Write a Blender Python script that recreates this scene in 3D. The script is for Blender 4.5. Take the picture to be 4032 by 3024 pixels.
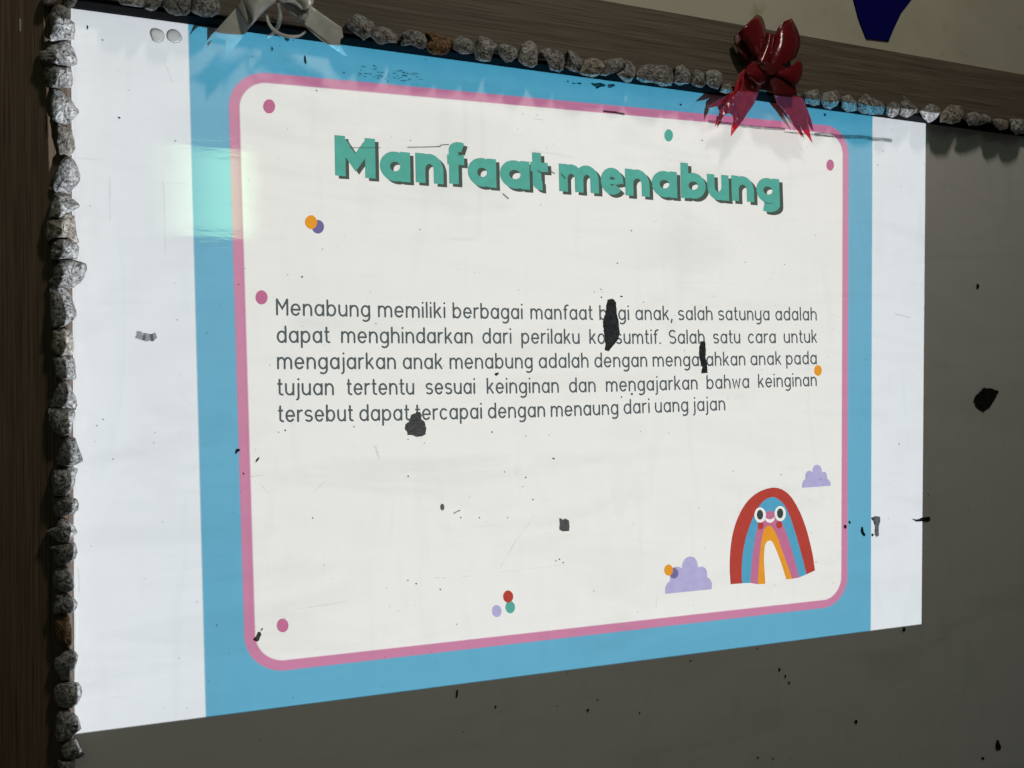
import bpy, bmesh, math, random
from mathutils import Vector, Matrix

for o in list(bpy.data.objects):
    bpy.data.objects.remove(o)
sc = bpy.context.scene
col = sc.collection
rnd = random.Random(7)

# ------------------------------------------------------------------ camera
W0, H0 = 4032.0, 3024.0
F = 3000.0
DC = 1.30
CAM = Vector((0.0, -DC, 1.5))
VPX, VPY, Q = 10500.0, 1400.0, 80.0      # vanishing point of the board's horizontals, height of the horizon
e = Vector(((VPX - W0/2)/F, (VPY - H0/2)/F, 1.0)).normalized()
c_ = -Q/F
a_ = -((VPY - H0/2)/F + c_)/((VPX - W0/2)/F)
g = Vector((a_, 1.0, c_)).normalized()
Xw = (e - g*e.dot(g)).normalized()       # board direction in camera space (x right, y down, z forward)
Zw = -g
Yw = Zw.cross(Xw)
# rows of M: world axes in camera-space coordinates -> world = M * cv
M = Matrix((Xw, Yw, Zw))
cam_d = bpy.data.cameras.new('camera')
cam = bpy.data.objects.new('camera', cam_d)
col.objects.link(cam)
right = M @ Vector((1, 0, 0)); up = M @ Vector((0, -1, 0)); back = M @ Vector((0, 0, -1))
R = Matrix((right, up, back)).transposed()
cam.matrix_world = Matrix.Translation(CAM) @ R.to_4x4()
cam_d.sensor_fit = 'HORIZONTAL'
cam_d.sensor_width = 36.0
cam_d.lens = 36.0*F/W0
cam_d.clip_start = 0.02
cam_d.clip_end = 100
sc.camera = cam

def at(px, py, depth=0.0):
    """point on the plane lying `depth` in front of the board, seen at this pixel of the photograph"""
    d = M @ Vector(((px - W0/2)/F, (py - H0/2)/F, 1.0))
    t = (-depth - CAM.y)/d.y
    return CAM + d*t

# ------------------------------------------------------------------ world, lamps, exposure
world = bpy.data.worlds.new('World')
sc.world = world
world.use_nodes = True
bg = world.node_tree.nodes['Background']
bg.inputs['Color'].default_value = (1.0, 0.94, 0.84, 1)
bg.inputs['Strength'].default_value = 0.026
sc.view_settings.view_transform = 'Standard'
sc.view_settings.look = 'None'
sc.view_settings.exposure = 0
sc.view_settings.gamma = 1

def area(name, loc, target, sx, sy, power, color):
    l = bpy.data.lights.new(name, 'AREA')
    l.shape = 'RECTANGLE'; l.size = sx; l.size_y = sy; l.energy = power; l.color = color
    o = bpy.data.objects.new(name, l); col.objects.link(o)
    o.location = loc
    o.rotation_euler = (Vector(target) - Vector(loc)).to_track_quat('-Z', 'Y').to_euler()
    return o
area('ceiling_lamp', (0.85, -1.50, 3.50), (0.5, 0, 1.8), 0.16, 0.30, 10.8, (1.0, 0.91, 0.79))
# the room's window behind the photographer, the one mirrored in the glossy board
def mirror(px, py, dist):
    q = at(px, py)
    v = (q - CAM); v.y = -v.y
    return q + v*(dist/abs(v.y))
wa, wb = mirror(560, 530, 3.2), mirror(1060, 968, 3.2)
wc = (wa + wb)/2
win = area('room_window', wc, (wc.x, 0, wc.z), abs(wa.x - wb.x), abs(wa.z - wb.z), 5.6, (0.48, 1.0, 0.48))
# window strength shaped for its glare: bright towards one side, fading at soft edges
win.data.use_nodes = True
wt = win.data.node_tree
wg = wt.nodes.new('ShaderNodeNewGeometry'); ws = wt.nodes.new('ShaderNodeSeparateXYZ')
wt.links.new(wg.outputs['Parametric'], ws.inputs[0])
def wmath(op, a, b):
    n = wt.nodes.new('ShaderNodeMath'); n.operation = op
    for i, v in enumerate((a, b)):
        if isinstance(v, (int, float)): n.inputs[i].default_value = v
        else: wt.links.new(v, n.inputs[i])
    return n.outputs[0]
def edge(v, a, b):
    n = wt.nodes.new('ShaderNodeMapRange'); n.interpolation_type = 'SMOOTHSTEP'
    wt.links.new(v, n.inputs['Value']); n.inputs['From Min'].default_value = a; n.inputs['From Max'].default_value = b
    return n.outputs[0]
U_, V_ = ws.outputs[0], ws.outputs[1]
WIN_ST = wmath('MULTIPLY', wmath('MULTIPLY', edge(U_, 0.0, 0.72), edge(wmath('SUBTRACT', 1.0, U_), 0.0, 0.36)),
                wmath('MULTIPLY', edge(V_, 0.0, 0.16), edge(wmath('SUBTRACT', 1.0, V_), 0.0, 0.16)))
we = wt.nodes.get('Emission') or wt.nodes.new('ShaderNodeEmission')
wt.links.new(WIN_ST, we.inputs['Strength'])

# ---- the projector on a desk: a point of light whose beam carries the slide's margins, ground, border and card
PJ = Vector((0.85, -1.70, 0.80))
TL, TR, BR, BL = at(128, 2), at(3646, 408), at(3628, 2457), at(230, 2898)
def line(p, q, inside):
    d = Vector((q.x - p.x, q.z - p.z)).normalized()
    n = Vector((-d.y, d.x)); c = -(n.x*p.x + n.y*p.z)
    if n.x*inside.x + n.y*inside.z + c < 0:
        n = -n; c = -c
    return (n.x, n.y, c)
ctr = at(2000, 1500)
quad = [line(TL, TR, ctr), line(TR, BR, ctr), line(BR, BL, ctr), line(BL, TL, ctr)]
blue_lines = [line(at(740, 95), at(810, 2822), ctr), line(at(3435, 461), at(3428, 2481), ctr)]
pink_lines = [line(at(902, 497), at(960, 2483), ctr), line(at(3341, 601), at(3336, 2240), ctr),
              line(at(1030, 285), at(3255, 493), ctr), line(at(1112, 2640), at(3243, 2393), ctr)]
ld = bpy.data.lights.new('projector_beam', 'SPOT')
ld.energy = 46.5
ld.shadow_soft_size = 0.0
ld.spot_size = math.radians(100); ld.spot_blend = 0.0
lo = bpy.data.objects.new('projector_beam', ld); col.objects.link(lo)
lo.location = PJ
lo.rotation_euler = (Vector((0.55, 0, 1.45)) - PJ).to_track_quat('-Z', 'Y').to_euler()
ld.use_nodes = True
nt = ld.node_tree
class NG:
    def __init__(s, nt): s.nt = nt
    def m(s, op, a, b=None, c=None, clamp=False):
        n = s.nt.nodes.new('ShaderNodeMath'); n.operation = op; n.use_clamp = clamp
        for i, v in enumerate((a, b, c)):
            if v is None: continue
            if isinstance(v, (int, float)): n.inputs[i].default_value = v
            else: s.nt.links.new(v, n.inputs[i])
        return n.outputs[0]
    def mix(s, f, a, b):
        n = s.nt.nodes.new('ShaderNodeMix'); n.data_type = 'RGBA'; n.clamp_factor = True
        for i, v in ((0, f), (6, a), (7, b)):
            if isinstance(v, tuple): n.inputs[i].default_value = (*v, 1)
            elif isinstance(v, (int, float)): n.inputs[i].default_value = v
            else: s.nt.links.new(v, n.inputs[i])
        return n.outputs[2]
G = NG(nt)
geo = nt.nodes.new('ShaderNodeNewGeometry')
sep = nt.nodes.new('ShaderNodeSeparateXYZ')
nt.links.new(geo.outputs['Incoming'], sep.inputs[0])
dx, dy, dz = sep.outputs
hx = G.m('MULTIPLY_ADD', G.m('DIVIDE', dx, dy), -PJ.y, PJ.x)
hz = G.m('MULTIPLY_ADD', G.m('DIVIDE', dz, dy), -PJ.y, PJ.z)
def dist(L):
    return G.m('ADD', G.m('MULTIPLY_ADD', hx, L[0], L[2]), G.m('MULTIPLY', hz, L[1]))
def step(v, soft=0.0024):
    return G.m('MULTIPLY_ADD', v, 1/soft, 0.5, clamp=True)
mask = step(dist(quad[0]))
for L in quad[1:]:
    mask = G.m('MULTIPLY', mask, step(dist(L)))
isblue = G.m('MULTIPLY', step(dist(blue_lines[0])), step(dist(blue_lines[1])))
RAD, WID = 0.062, 0.0165
dd = [dist(L) for L in pink_lines]
qx = G.m('MAXIMUM', G.m('MAXIMUM', G.m('SUBTRACT', RAD, dd[0]), G.m('SUBTRACT', RAD, dd[1])), 0.0)
qz = G.m('MAXIMUM', G.m('MAXIMUM', G.m('SUBTRACT', RAD, dd[2]), G.m('SUBTRACT', RAD, dd[3])), 0.0)
ln = G.m('SQRT', G.m('ADD', G.m('MULTIPLY', qx, qx), G.m('MULTIPLY', qz, qz)))
inpink = step(G.m('SUBTRACT', RAD, ln))
incard = step(G.m('SUBTRACT', RAD - WID, ln))
C_MARGIN = (0.705, 0.755, 0.81)
C_BLUE = (0.055, 0.345, 0.545)
C_PINK = (0.520, 0.155, 0.320)
C_CARD = (0.775, 0.775, 0.765)
cc = G.mix(isblue, C_MARGIN, C_BLUE)
cc = G.mix(inpink, cc, C_PINK)
cc = G.mix(incard, cc, C_CARD)
# flat-field lens: intensity rises towards the edges so the picture is evenly bright (a little brighter low down)
cosd = G.m('ABSOLUTE', dy)
gain = G.m('POWER', cosd, -2.75)
st = G.m('MULTIPLY', G.m('MULTIPLY', gain, mask), G.m('MULTIPLY_ADD', hz, -0.09*PJ.y*PJ.y, (1.06 + 0.09*1.5)*PJ.y*PJ.y))
em = nt.nodes.get('Emission') or nt.nodes.new('ShaderNodeEmission')
nt.links.new(cc, em.inputs['Color'])
nt.links.new(st, em.inputs['Strength'])
outn = nt.nodes.get('Light Output') or nt.nodes.new('ShaderNodeOutputLight')
nt.links.new(em.outputs[0], outn.inputs[0])

# ------------------------------------------------------------------ materials
def newmat(name):
    m = bpy.data.materials.new(name); m.use_nodes = True
    t = m.node_tree; b = t.nodes['Principled BSDF']
    return m, t, b
def tex(t, kind, **kw):
    n = t.nodes.new(kind)
    for k, v in kw.items():
        if k in n.inputs.keys(): n.inputs[k].default_value = v
        else: setattr(n, k, v)
    return n
def ramp(t, src, stops):
    n = t.nodes.new('ShaderNodeValToRGB')
    el = n.color_ramp.elements
    el[0].position, el[0].color = stops[0][0], (*stops[0][1], 1)
    el[1].position, el[1].color = stops[-1][0], (*stops[-1][1], 1)
    for p, c in stops[1:-1]:
        x = el.new(p); x.color = (*c, 1)
    t.links.new(src, n.inputs[0])
    return n.outputs[0]
def worldpos(t, scale=(1, 1, 1), rot=(0, 0, 0)):
    gm = t.nodes.new('ShaderNodeNewGeometry'); mp = t.nodes.new('ShaderNodeMapping')
    mp.inputs['Scale'].default_value = scale; mp.inputs['Rotation'].default_value = rot
    t.links.new(gm.outputs['Position'], mp.inputs[0])
    return mp.outputs[0]
def glossy_coat(t, b):
    b.inputs['Roughness'].default_value = 0.6
    b.inputs['Specular IOR Level'].default_value = 0.0
    b.inputs['Coat Weight'].default_value = 1.0
    b.inputs['Coat Roughness'].default_value = 0.0
    b.inputs['Coat IOR'].default_value = 1.8
    n = tex(t, 'ShaderNodeTexNoise', Scale=1.0, Detail=3.0)
    t.links.new(worldpos(t, (14, 14, 60)), n.inputs['Vector'])
    bp = t.nodes.new('ShaderNodeBump'); bp.inputs['Strength'].default_value = 0.22; bp.inputs['Distance'].default_value = 0.0006
    t.links.new(n.outputs[0], bp.inputs['Height']); t.links.new(bp.outputs[0], b.inputs['Coat Normal'])

def mulc(t, a, b, f=1.0):
    n = t.nodes.new('ShaderNodeMix'); n.data_type = 'RGBA'; n.blend_type = 'MULTIPLY'
    n.inputs[0].default_value = f
    for i, v in ((6, a), (7, b)):
        if isinstance(v, tuple): n.inputs[i].default_value = (*v, 1)
        else: t.links.new(v, n.inputs[i])
    return n.outputs[2]

def board_material():
    m, t, b = newmat('whiteboard_enamel')
    L = t.links
    n1 = tex(t, 'ShaderNodeTexNoise', Scale=1.0, Detail=5.0, Roughness=0.6, Distortion=0.6)
    L.new(worldpos(t, (2.2, 1, 9.0), (0, math.radians(18), 0)), n1.inputs['Vector'])
    c = ramp(t, n1.outputs[0], [(0.28, (0.90, 0.905, 0.90)), (0.50, (1, 1, 1)), (0.72, (0.955, 0.955, 0.955))])
    n2 = tex(t, 'ShaderNodeTexNoise', Scale=1.0, Detail=4.0, Distortion=1.2)
    L.new(worldpos(t, (16, 1, 3.0), (0, math.radians(-12), 0)), n2.inputs['Vector'])
    c2 = ramp(t, n2.outputs[0], [(0.25, (0.94, 0.96, 0.955)), (0.45, (1, 1, 1)), (0.8, (0.985, 0.98, 0.97))])
    c = mulc(t, c, c2)
    # wiped marker haze: broad diagonal swipes
    n3 = tex(t, 'ShaderNodeTexNoise', Scale=1.0, Detail=6.0, Roughness=0.7, Distortion=0.3)
    L.new(worldpos(t, (5, 1, 70), (0, math.radians(-25), 0)), n3.inputs['Vector'])
    c3 = ramp(t, n3.outputs[0], [(0.26, (0.80, 0.81, 0.82)), (0.36, (1, 1, 1)), (1.0, (1, 1, 1))])
    c = mulc(t, c, c3, 0.6)
    # scattered fine dirt specks
    v = tex(t, 'ShaderNodeTexVoronoi', Scale=38.0)
    L.new(worldpos(t), v.inputs['Vector'])
    sp = ramp(t, v.outputs['Distance'], [(0.035, (0.45, 0.47, 0.47)), (0.075, (1, 1, 1))])
    nm = tex(t, 'ShaderNodeTexNoise', Scale=5.0, Detail=2.0)
    L.new(worldpos(t), nm.inputs['Vector'])
    fm = ramp(t, nm.outputs[0], [(0.50, (0, 0, 0)), (0.62, (1, 1, 1))])
    mm = t.nodes.new('ShaderNodeMix'); mm.data_type = 'RGBA'
    L.new(fm, mm.inputs[0]); mm.inputs[6].default_value = (1, 1, 1, 1); L.new(sp, mm.inputs[7])
    c = mulc(t, c, mm.outputs[2])
    c = mulc(t, c, (0.80, 0.80, 0.79))
    L.new(c, b.inputs['Base Color'])
    glossy_coat(t, b)
    return m
M_BOARD = board_material()

def projected_tint(name, colr):  # slide's projected colours put into surface pigment; dark green also serves real scratches
    m, t, b = newmat(name)
    n = tex(t, 'ShaderNodeTexNoise', Scale=60.0, Detail=2.0)
    t.links.new(worldpos(t), n.inputs['Vector'])
    c = ramp(t, n.outputs[0], [(0.3, tuple(x*0.94 for x in colr)), (0.7, tuple(min(1, x*1.04) for x in colr))])
    t.links.new(c, b.inputs['Base Color'])
    glossy_coat(t, b)
    return m
M_TEAL = projected_tint('teal_projected', (0.092, 0.375, 0.315))
M_TSH = projected_tint('dark_green_slide_and_scratch', (0.070, 0.092, 0.078))
M_TXT = projected_tint('dark_grey_projected', (0.090, 0.112, 0.122))
M_PINK = projected_tint('pink_projected', (0.50, 0.155, 0.285))
M_ORANGE = projected_tint('orange_projected', (0.74, 0.31, 0.028))
M_PURPLE = projected_tint('purple_projected', (0.165, 0.145, 0.33))
M_LAV = projected_tint('lavender_projected', (0.42, 0.40, 0.65))
M_RED = projected_tint('red_projected', (0.43, 0.055, 0.042))
M_SKY = projected_tint('sky_blue_projected', (0.085, 0.34, 0.53))
M_WHITEP = projected_tint('white_projected', (0.82, 0.82, 0.82))
M_PUPIL = projected_tint('pupil_projected', (0.045, 0.065, 0.06))

def patch_material(name, c0, c1, rough=0.45):
    m, t, b = newmat(name)
    n = tex(t, 'ShaderNodeTexNoise', Scale=110.0, Detail=4.0, Roughness=0.65, Distortion=0.8)
    t.links.new(worldpos(t), n.inputs['Vector'])
    t.links.new(ramp(t, n.outputs[0], [(0.38, c0), (0.68, c1)]), b.inputs['Base Color'])
    bp = t.nodes.new('ShaderNodeBump'); bp.inputs['Strength'].default_value = 0.5; bp.inputs['Distance'].default_value = 0.001
    t.links.new(n.outputs[0], bp.inputs['Height']); t.links.new(bp.outputs[0], b.inputs['Normal'])
    b.inputs['Roughness'].default_value = rough
    b.inputs['Specular IOR Level'].default_value = 0.25
    return m
M_PATCH = patch_material('exposed_black_backing', (0.004, 0.005, 0.005), (0.018, 0.019, 0.021))
M_GREYMARK = patch_material('grey_scuff', (0.045, 0.05, 0.05), (0.16, 0.17, 0.17))
M_CHIPW = patch_material('pale_chip', (0.5, 0.5, 0.48), (0.6, 0.6, 0.58))
M_SPECK = patch_material('dark_speck', (0.006, 0.006, 0.006), (0.02, 0.02, 0.02))

def smear_material(name, colr, alpha):
    m, t, b = newmat(name)
    b.inputs['Base Color'].default_value = (*colr, 1); b.inputs['Roughness'].default_value = 0.7
    b.inputs['Specular IOR Level'].default_value = 0.0
    n = tex(t, 'ShaderNodeTexNoise', Scale=1.0, Detail=4.0)
    t.links.new(worldpos(t, (60, 1, 200)), n.inputs['Vector'])
    r = t.nodes.new('ShaderNodeMapRange')
    r.inputs['From Min'].default_value = 0.3; r.inputs['From Max'].default_value = 0.65
    r.inputs['To Min'].default_value = alpha*0.45; r.inputs['To Max'].default_value = min(1, alpha*1.3)
    t.links.new(n.outputs[0], r.inputs['Value']); t.links.new(r.outputs[0], b.inputs['Alpha'])
    return m
M_SMEAR = smear_material('wiped_marker_smear', (0.06, 0.06, 0.06), 0.40)
M_FAINT = smear_material('faint_scratch', (0.30, 0.30, 0.31), 0.13)
M_GREENINK = smear_material('green_marker_residue', (0.0, 0.05, 0.055), 0.9)
M_TAPE = smear_material('clear_tape', (0.26, 0.26, 0.28), 0.80)
M_TAPE2 = smear_material('clear_tape_fold', (0.10, 0.11, 0.13), 0.75)

def wood(name, vertical, dark=1.0, tint=(1, 1, 1)):
    m, t, b = newmat(name)
    sc1 = (560, 60, 6) if vertical else (6, 60, 520)
    sc2 = (150, 30, 1.6) if vertical else (1.6, 30, 130)
    n = tex(t, 'ShaderNodeTexNoise', Scale=1.0, Detail=4.0, Roughness=0.6, Distortion=0.25)
    t.links.new(worldpos(t, sc1), n.inputs['Vector'])
    n2 = tex(t, 'ShaderNodeTexNoise', Scale=1.0, Detail=3.0, Roughness=0.5, Distortion=0.5)
    t.links.new(worldpos(t, sc2), n2.inputs['Vector'])
    k = dark
    c = ramp(t, n.outputs[0], [(0.30, (0.085*k, 0.066*k, 0.050*k)), (0.52, (0.235*k, 0.195*k, 0.150*k)), (0.78, (0.32*k, 0.275*k, 0.215*k))])
    c2 = ramp(t, n2.outputs[0], [(0.30, (0.74, 0.72, 0.70)), (0.62, (1, 1, 1))])
    t.links.new(mulc(t, mulc(t, c, c2), tint), b.inputs['Base Color'])
    bp = t.nodes.new('ShaderNodeBump'); bp.inputs['Strength'].default_value = 0.35; bp.inputs['Distance'].default_value = 0.0008
    t.links.new(n.outputs[0], bp.inputs['Height']); t.links.new(bp.outputs[0], b.inputs['Normal'])
    b.inputs['Roughness'].default_value = 0.6
    b.inputs['Specular IOR Level'].default_value = 0.25
    return m
M_WOODV = wood('wood_laminate_vertical_grain', True, 0.66, (1.12, 0.93, 0.86))
M_WOODH = wood('wood_laminate_horizontal_grain', False, 0.76)

m, t, b = newmat('black_trim'); M_TRIM = m; b.inputs['Specular IOR Level'].default_value = 0.05
n = tex(t, 'ShaderNodeTexNoise', Scale=1.0, Detail=3.0); t.links.new(worldpos(t, (4, 20, 300)), n.inputs['Vector'])
t.links.new(ramp(t, n.outputs[0], [(0.3, (0.003, 0.003, 0.004)), (0.7, (0.009, 0.009, 0.012))]), b.inputs['Base Color'])
b.inputs['Roughness'].default_value = 0.7

m, t, b = newmat('cream_wall_paint'); M_WALL = m
n = tex(t, 'ShaderNodeTexNoise', Scale=4.0, Detail=6.0, Roughness=0.6); t.links.new(worldpos(t), n.inputs['Vector'])
n2 = tex(t, 'ShaderNodeTexNoise', Scale=17.0, Detail=3.0); t.links.new(worldpos(t), n2.inputs['Vector'])
c = ramp(t, n.outputs[0], [(0.3, (0.50, 0.475, 0.375)), (0.55, (0.57, 0.545, 0.44)), (0.8, (0.54, 0.52, 0.415))])
c2 = ramp(t, n2.outputs[0], [(0.24, (0.72, 0.72, 0.62)), (0.36, (1, 1, 1))])
t.links.new(mulc(t, c, c2), b.inputs['Base Color']); b.inputs['Roughness'].default_value = 0.85
bp = t.nodes.new('ShaderNodeBump'); bp.inputs['Strength'].default_value = 0.15; bp.inputs['Distance'].default_value = 0.002
t.links.new(n2.outputs[0], bp.inputs['Height']); t.links.new(bp.outputs[0], b.inputs['Normal'])

m, t, b = newmat('navy_foam_sheet'); M_NAVY = m
n = tex(t, 'ShaderNodeTexNoise', Scale=300.0, Detail=2.0); t.links.new(worldpos(t), n.inputs['Vector'])
t.links.new(ramp(t, n.outputs[0], [(0.3, (0.0015, 0.0015, 0.10)), (0.7, (0.003, 0.003, 0.14))]), b.inputs['Base Color'])
b.inputs['Roughness'].default_value = 0.9; b.inputs['Specular IOR Level'].default_value = 0.1

def granite(name, dark, mid, light, tint=0.0):
    m, t, b = newmat(name)
    oi = t.nodes.new('ShaderNodeObjectInfo')
    vec = worldpos(t)
    n = tex(t, 'ShaderNodeTexNoise', Scale=230.0, Detail=4.0, Roughness=0.7, Distortion=0.0)
    t.links.new(vec, n.inputs['Vector'])
    c = ramp(t, n.outputs[0], [(0.36, dark), (0.47, mid), (0.60, light), (0.75, tuple(min(1, x*1.15) for x in light))])
    n2 = tex(t, 'ShaderNodeTexNoise', Scale=85.0, Detail=3.0)
    t.links.new(vec, n2.inputs['Vector'])
    c = mulc(t, c, ramp(t, n2.outputs[0], [(0.36, (0.50, 0.48, 0.47)), (0.56, (1, 1, 1))]))
    v = t.nodes.new('ShaderNodeHueSaturation')
    mr = t.nodes.new('ShaderNodeMapRange'); mr.inputs['To Min'].default_value = 0.72; mr.inputs['To Max'].default_value = 1.12
    t.links.new(oi.outputs['Random'], mr.inputs['Value']); t.links.new(mr.outputs[0], v.inputs['Value'])
    t.links.new(c, v.inputs['Color']); t.links.new(v.outputs[0], b.inputs['Base Color'])
    bp = t.nodes.new('ShaderNodeBump'); bp.inputs['Strength'].default_value = 0.45; bp.inputs['Distance'].default_value = 0.0016
    t.links.new(n.outputs[0], bp.inputs['Height']); t.links.new(bp.outputs[0], b.inputs['Normal'])
    b.inputs['Roughness'].default_value = 0.85; b.inputs['Specular IOR Level'].default_value = 0.2
    return m
M_GRAN = granite('grey_granite_chip', (0.07, 0.07, 0.075), (0.33, 0.325, 0.32), (0.62, 0.61, 0.595))
M_GTAN = granite('tan_granite_chip', (0.10, 0.085, 0.07), (0.35, 0.32, 0.28), (0.54, 0.50, 0.44))
M_GBROWN = granite('rusty_brown_chip', (0.05, 0.03, 0.018), (0.20, 0.11, 0.055), (0.34, 0.23, 0.14))

def ribbon_mat(name, colr, rough, alpha=1.0, metallic=0.0, tr=0.0):
    m, t, b = newmat(name)
    n = tex(t, 'ShaderNodeTexNoise', Scale=45.0, Detail=3.0); t.links.new(worldpos(t), n.inputs['Vector'])
    t.links.new(ramp(t, n.outputs[0], [(0.3, tuple(x*0.75 for x in colr)), (0.7, colr)]), b.inputs['Base Color'])
    b.inputs['Roughness'].default_value = rough; b.inputs['Metallic'].default_value = metallic
    b.inputs['Alpha'].default_value = alpha
    n3 = tex(t, 'ShaderNodeTexNoise', Scale=120.0, Detail=2.0); t.links.new(worldpos(t), n3.inputs['Vector'])
    bp = t.nodes.new('ShaderNodeBump'); bp.inputs['Strength'].default_value = 0.35; bp.inputs['Distance'].default_value = 0.002
    t.links.new(n3.outputs[0], bp.inputs['Height']); t.links.new(bp.outputs[0], b.inputs['Normal'])
    return m
M_SILVER = ribbon_mat('silvery_white_ribbon', (0.88, 0.87, 0.86), 0.27, 1.0)
M_SILVER.node_tree.nodes['Principled BSDF'].inputs['Sheen Weight'].default_value = 0.8
M_SILVER2 = ribbon_mat('silvery_ribbon_shaded', (0.42, 0.40, 0.395), 0.4, 1.0)  # darker copy of the silvery ribbon: shade on the folds put into the colour
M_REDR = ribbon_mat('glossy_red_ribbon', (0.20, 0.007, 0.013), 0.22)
M_REDT = ribbon_mat('red_ribbon_tail_lit', (0.62, 0.030, 0.050), 0.25)  # brighter red copy: projector light on the tails put into the colour
M_REDT.node_tree.nodes['Principled BSDF'].inputs['Sheen Weight'].default_value = 0.30
M_REDT.node_tree.nodes['Principled BSDF'].inputs['Sheen Tint'].default_value = (1.0, 0.6, 0.75, 1)
M_REDT.node_tree.nodes['Principled BSDF'].inputs['Sheen Roughness'].default_value = 0.5
M_REDD = ribbon_mat('glossy_red_ribbon_shaded', (0.12, 0.003, 0.006), 0.35)  # darker red copy: shade in loop, fold and knot put into the colour
M_GLUE = ribbon_mat('dried_glue', (0.52, 0.51, 0.49), 0.3)
M_GLUE2 = ribbon_mat('dirty_glue_rim', (0.22, 0.20, 0.18), 0.5)

# ------------------------------------------------------------------ object helpers
def link(name, verts, faces, mat, parent=None, smooth=False):
    me = bpy.data.meshes.new(name)
    me.from_pydata([tuple(v) for v in verts], [], faces)
    me.materials.append(mat)
    if smooth:
        for p in me.polygons: p.use_smooth = True
    me.update()
    o = bpy.data.objects.new(name, me); col.objects.link(o)
    if parent is not None:
        o.parent = parent
        o.matrix_parent_inverse = parent_inv(parent)
    return o
def parent_inv(p):
    m = Matrix.Translation(p.location)
    q = p.parent
    while q is not None:
        q = None
    return m.inverted() if p.parent is None else Matrix.Identity(4)
def thing(name, label, cat, loc, group=None):
    o = bpy.data.objects.new(name, None); col.objects.link(o)
    o.location = loc; o['label'] = label; o['category'] = cat
    o.empty_display_size = 0.05
    if group: o['group'] = group
    return o
def box(x0, x1, y0, y1, z0, z1):
    v = [(x, y, z) for x in (x0, x1) for y in (y0, y1) for z in (z0, z1)]
    f = [(0, 1, 3, 2), (4, 6, 7, 5), (0, 4, 5, 1), (2, 3, 7, 6), (0, 2, 6, 4), (1, 5, 7, 3)]
    return v, f
def fr(ox, oy, s):
    return lambda pts: [(ox + p[0]*s, oy + p[1]*s) for p in pts]
def smooth_loop(pts, it=1):
    for _ in range(it):
        q = []
        for i in range(len(pts)):
            a, b = pts[i], pts[(i+1) % len(pts)]
            q.append((a[0]*.75 + b[0]*.25, a[1]*.75 + b[1]*.25)); q.append((a[0]*.25 + b[0]*.75, a[1]*.25 + b[1]*.75))
        pts = q
    return pts
def flat(name, pts, depth, mat, parent, sm=0):
    """a flat sheet on the board given by its outline"""
    if sm: pts = smooth_loop(pts, sm)
    vs = [at(x, y, depth) for x, y in pts]
    o = link(name, vs, [tuple(range(len(vs)))], mat, parent)
    orient(o.data)
    return o
def orient(me):
    bm = bmesh.new(); bm.from_mesh(me)
    bmesh.ops.triangulate(bm, faces=bm.faces[:], ngon_method='EAR_CLIP')
    for f in bm.faces:
        f.normal_update()
        if f.normal.y > 0: f.normal_flip()
    bm.to_mesh(me); bm.free()
def ellipse(cx, cy, rx, ry, n=28, jit=0.0):
    return [(cx + rx*math.cos(2*math.pi*i/n)*(1 + rnd.uniform(-jit, jit)), cy + ry*math.sin(2*math.pi*i/n)*(1 + rnd.uniform(-jit, jit))) for i in range(n)]

# ------------------------------------------------------------------ wall
RD = 0.032                                    # how far the rails stand proud of the board
v, f = box(-3, 4.5, 0.012, 0.10, 0.0, 3.6)
wall = link('wall', v, f, M_WALL); wall['kind'] = 'structure'

# ------------------------------------------------------------------ whiteboard with its rails
wb = thing('whiteboard', 'worn whiteboard with wood-look rails, grey gravel glued along them and black peeled patches', 'whiteboard', (0.5, 0, 0.6))
xin = at(288, 1300).x
pa, pb = at(280, 34), at(3641, 486)           # where the board meets the underside of the top rail
zin = lambda x: pa.z + (pb.z - pa.z)*(x - pa.x)/(pb.x - pa.x)
v, f = box(-0.9, 3.2, 0.0, 0.010, 0.45, zin(0.5) + 0.06)
board = link('writing_surface', v, f, M_BOARD, wb)
# left rail
v, f = box(-0.9, xin, -RD, 0.010, 0.4, 3.0)
bxin0, bxin1 = at(280, 100).x, at(295, 2900).x
for i, p in enumerate(v):
    if p[0] == xin:
        v[i] = (bxin0 if p[2] > 1 else bxin1, p[1], p[2])
z0, z1 = 0.4, 2.35
X = lambda z: bxin0 + (bxin1 - bxin0)*(at(280, 100).z - z)/(at(280, 100).z - at(295, 2900).z)
v = []
for z in (z0, z1):
    v += [(-1.2, -RD, z), (X(z), -RD, z), (X(z), -0.0005, z), (-1.2, -0.0005, z)]
f = [(0, 1, 2, 3), (7, 6, 5, 4), (0, 4, 5, 1), (1, 5, 6, 2), (2, 6, 7, 3), (3, 7, 4, 0)]
lrail = link('left_rail', v, f, M_WOODV, wb)
# top rail: lower edge along the board's top, upper edge as seen against the wall
u0, u1 = at(2349, 0, RD), at(4032, 296, RD)
ztop = lambda x: u0.z + (u1.z - u0.z)*(x - u0.x)/(u1.x - u0.x)
TR_H = 0.007
def rail(xa, xb, y0, y1, zlo, zhi):
    v = []
    for x in (xa, xb):
        v += [(x, y0, zlo(x)), (x, y1, zlo(x)), (x, y1, zhi(x)), (x, y0, zhi(x))]
    f = [(0, 1, 2, 3), (7, 6, 5, 4), (0, 4, 5, 1), (1, 5, 6, 2), (2, 6, 7, 3), (3, 7, 4, 0)]
    return v, f
v, f = rail(-1.2, 3.2, -RD - 0.002, 0.0115, lambda x: zin(x) + TR_H, ztop)
trail = link('top_rail', v, f, M_WOODH, wb)
v, f = rail(X(2.1) + 0.0005, 3.2, -RD + 0.003, -0.0008, zin, lambda x: zin(x) + TR_H - 0.0003)
trim = link('underside_trim', v, f, M_TRIM, wb)

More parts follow.
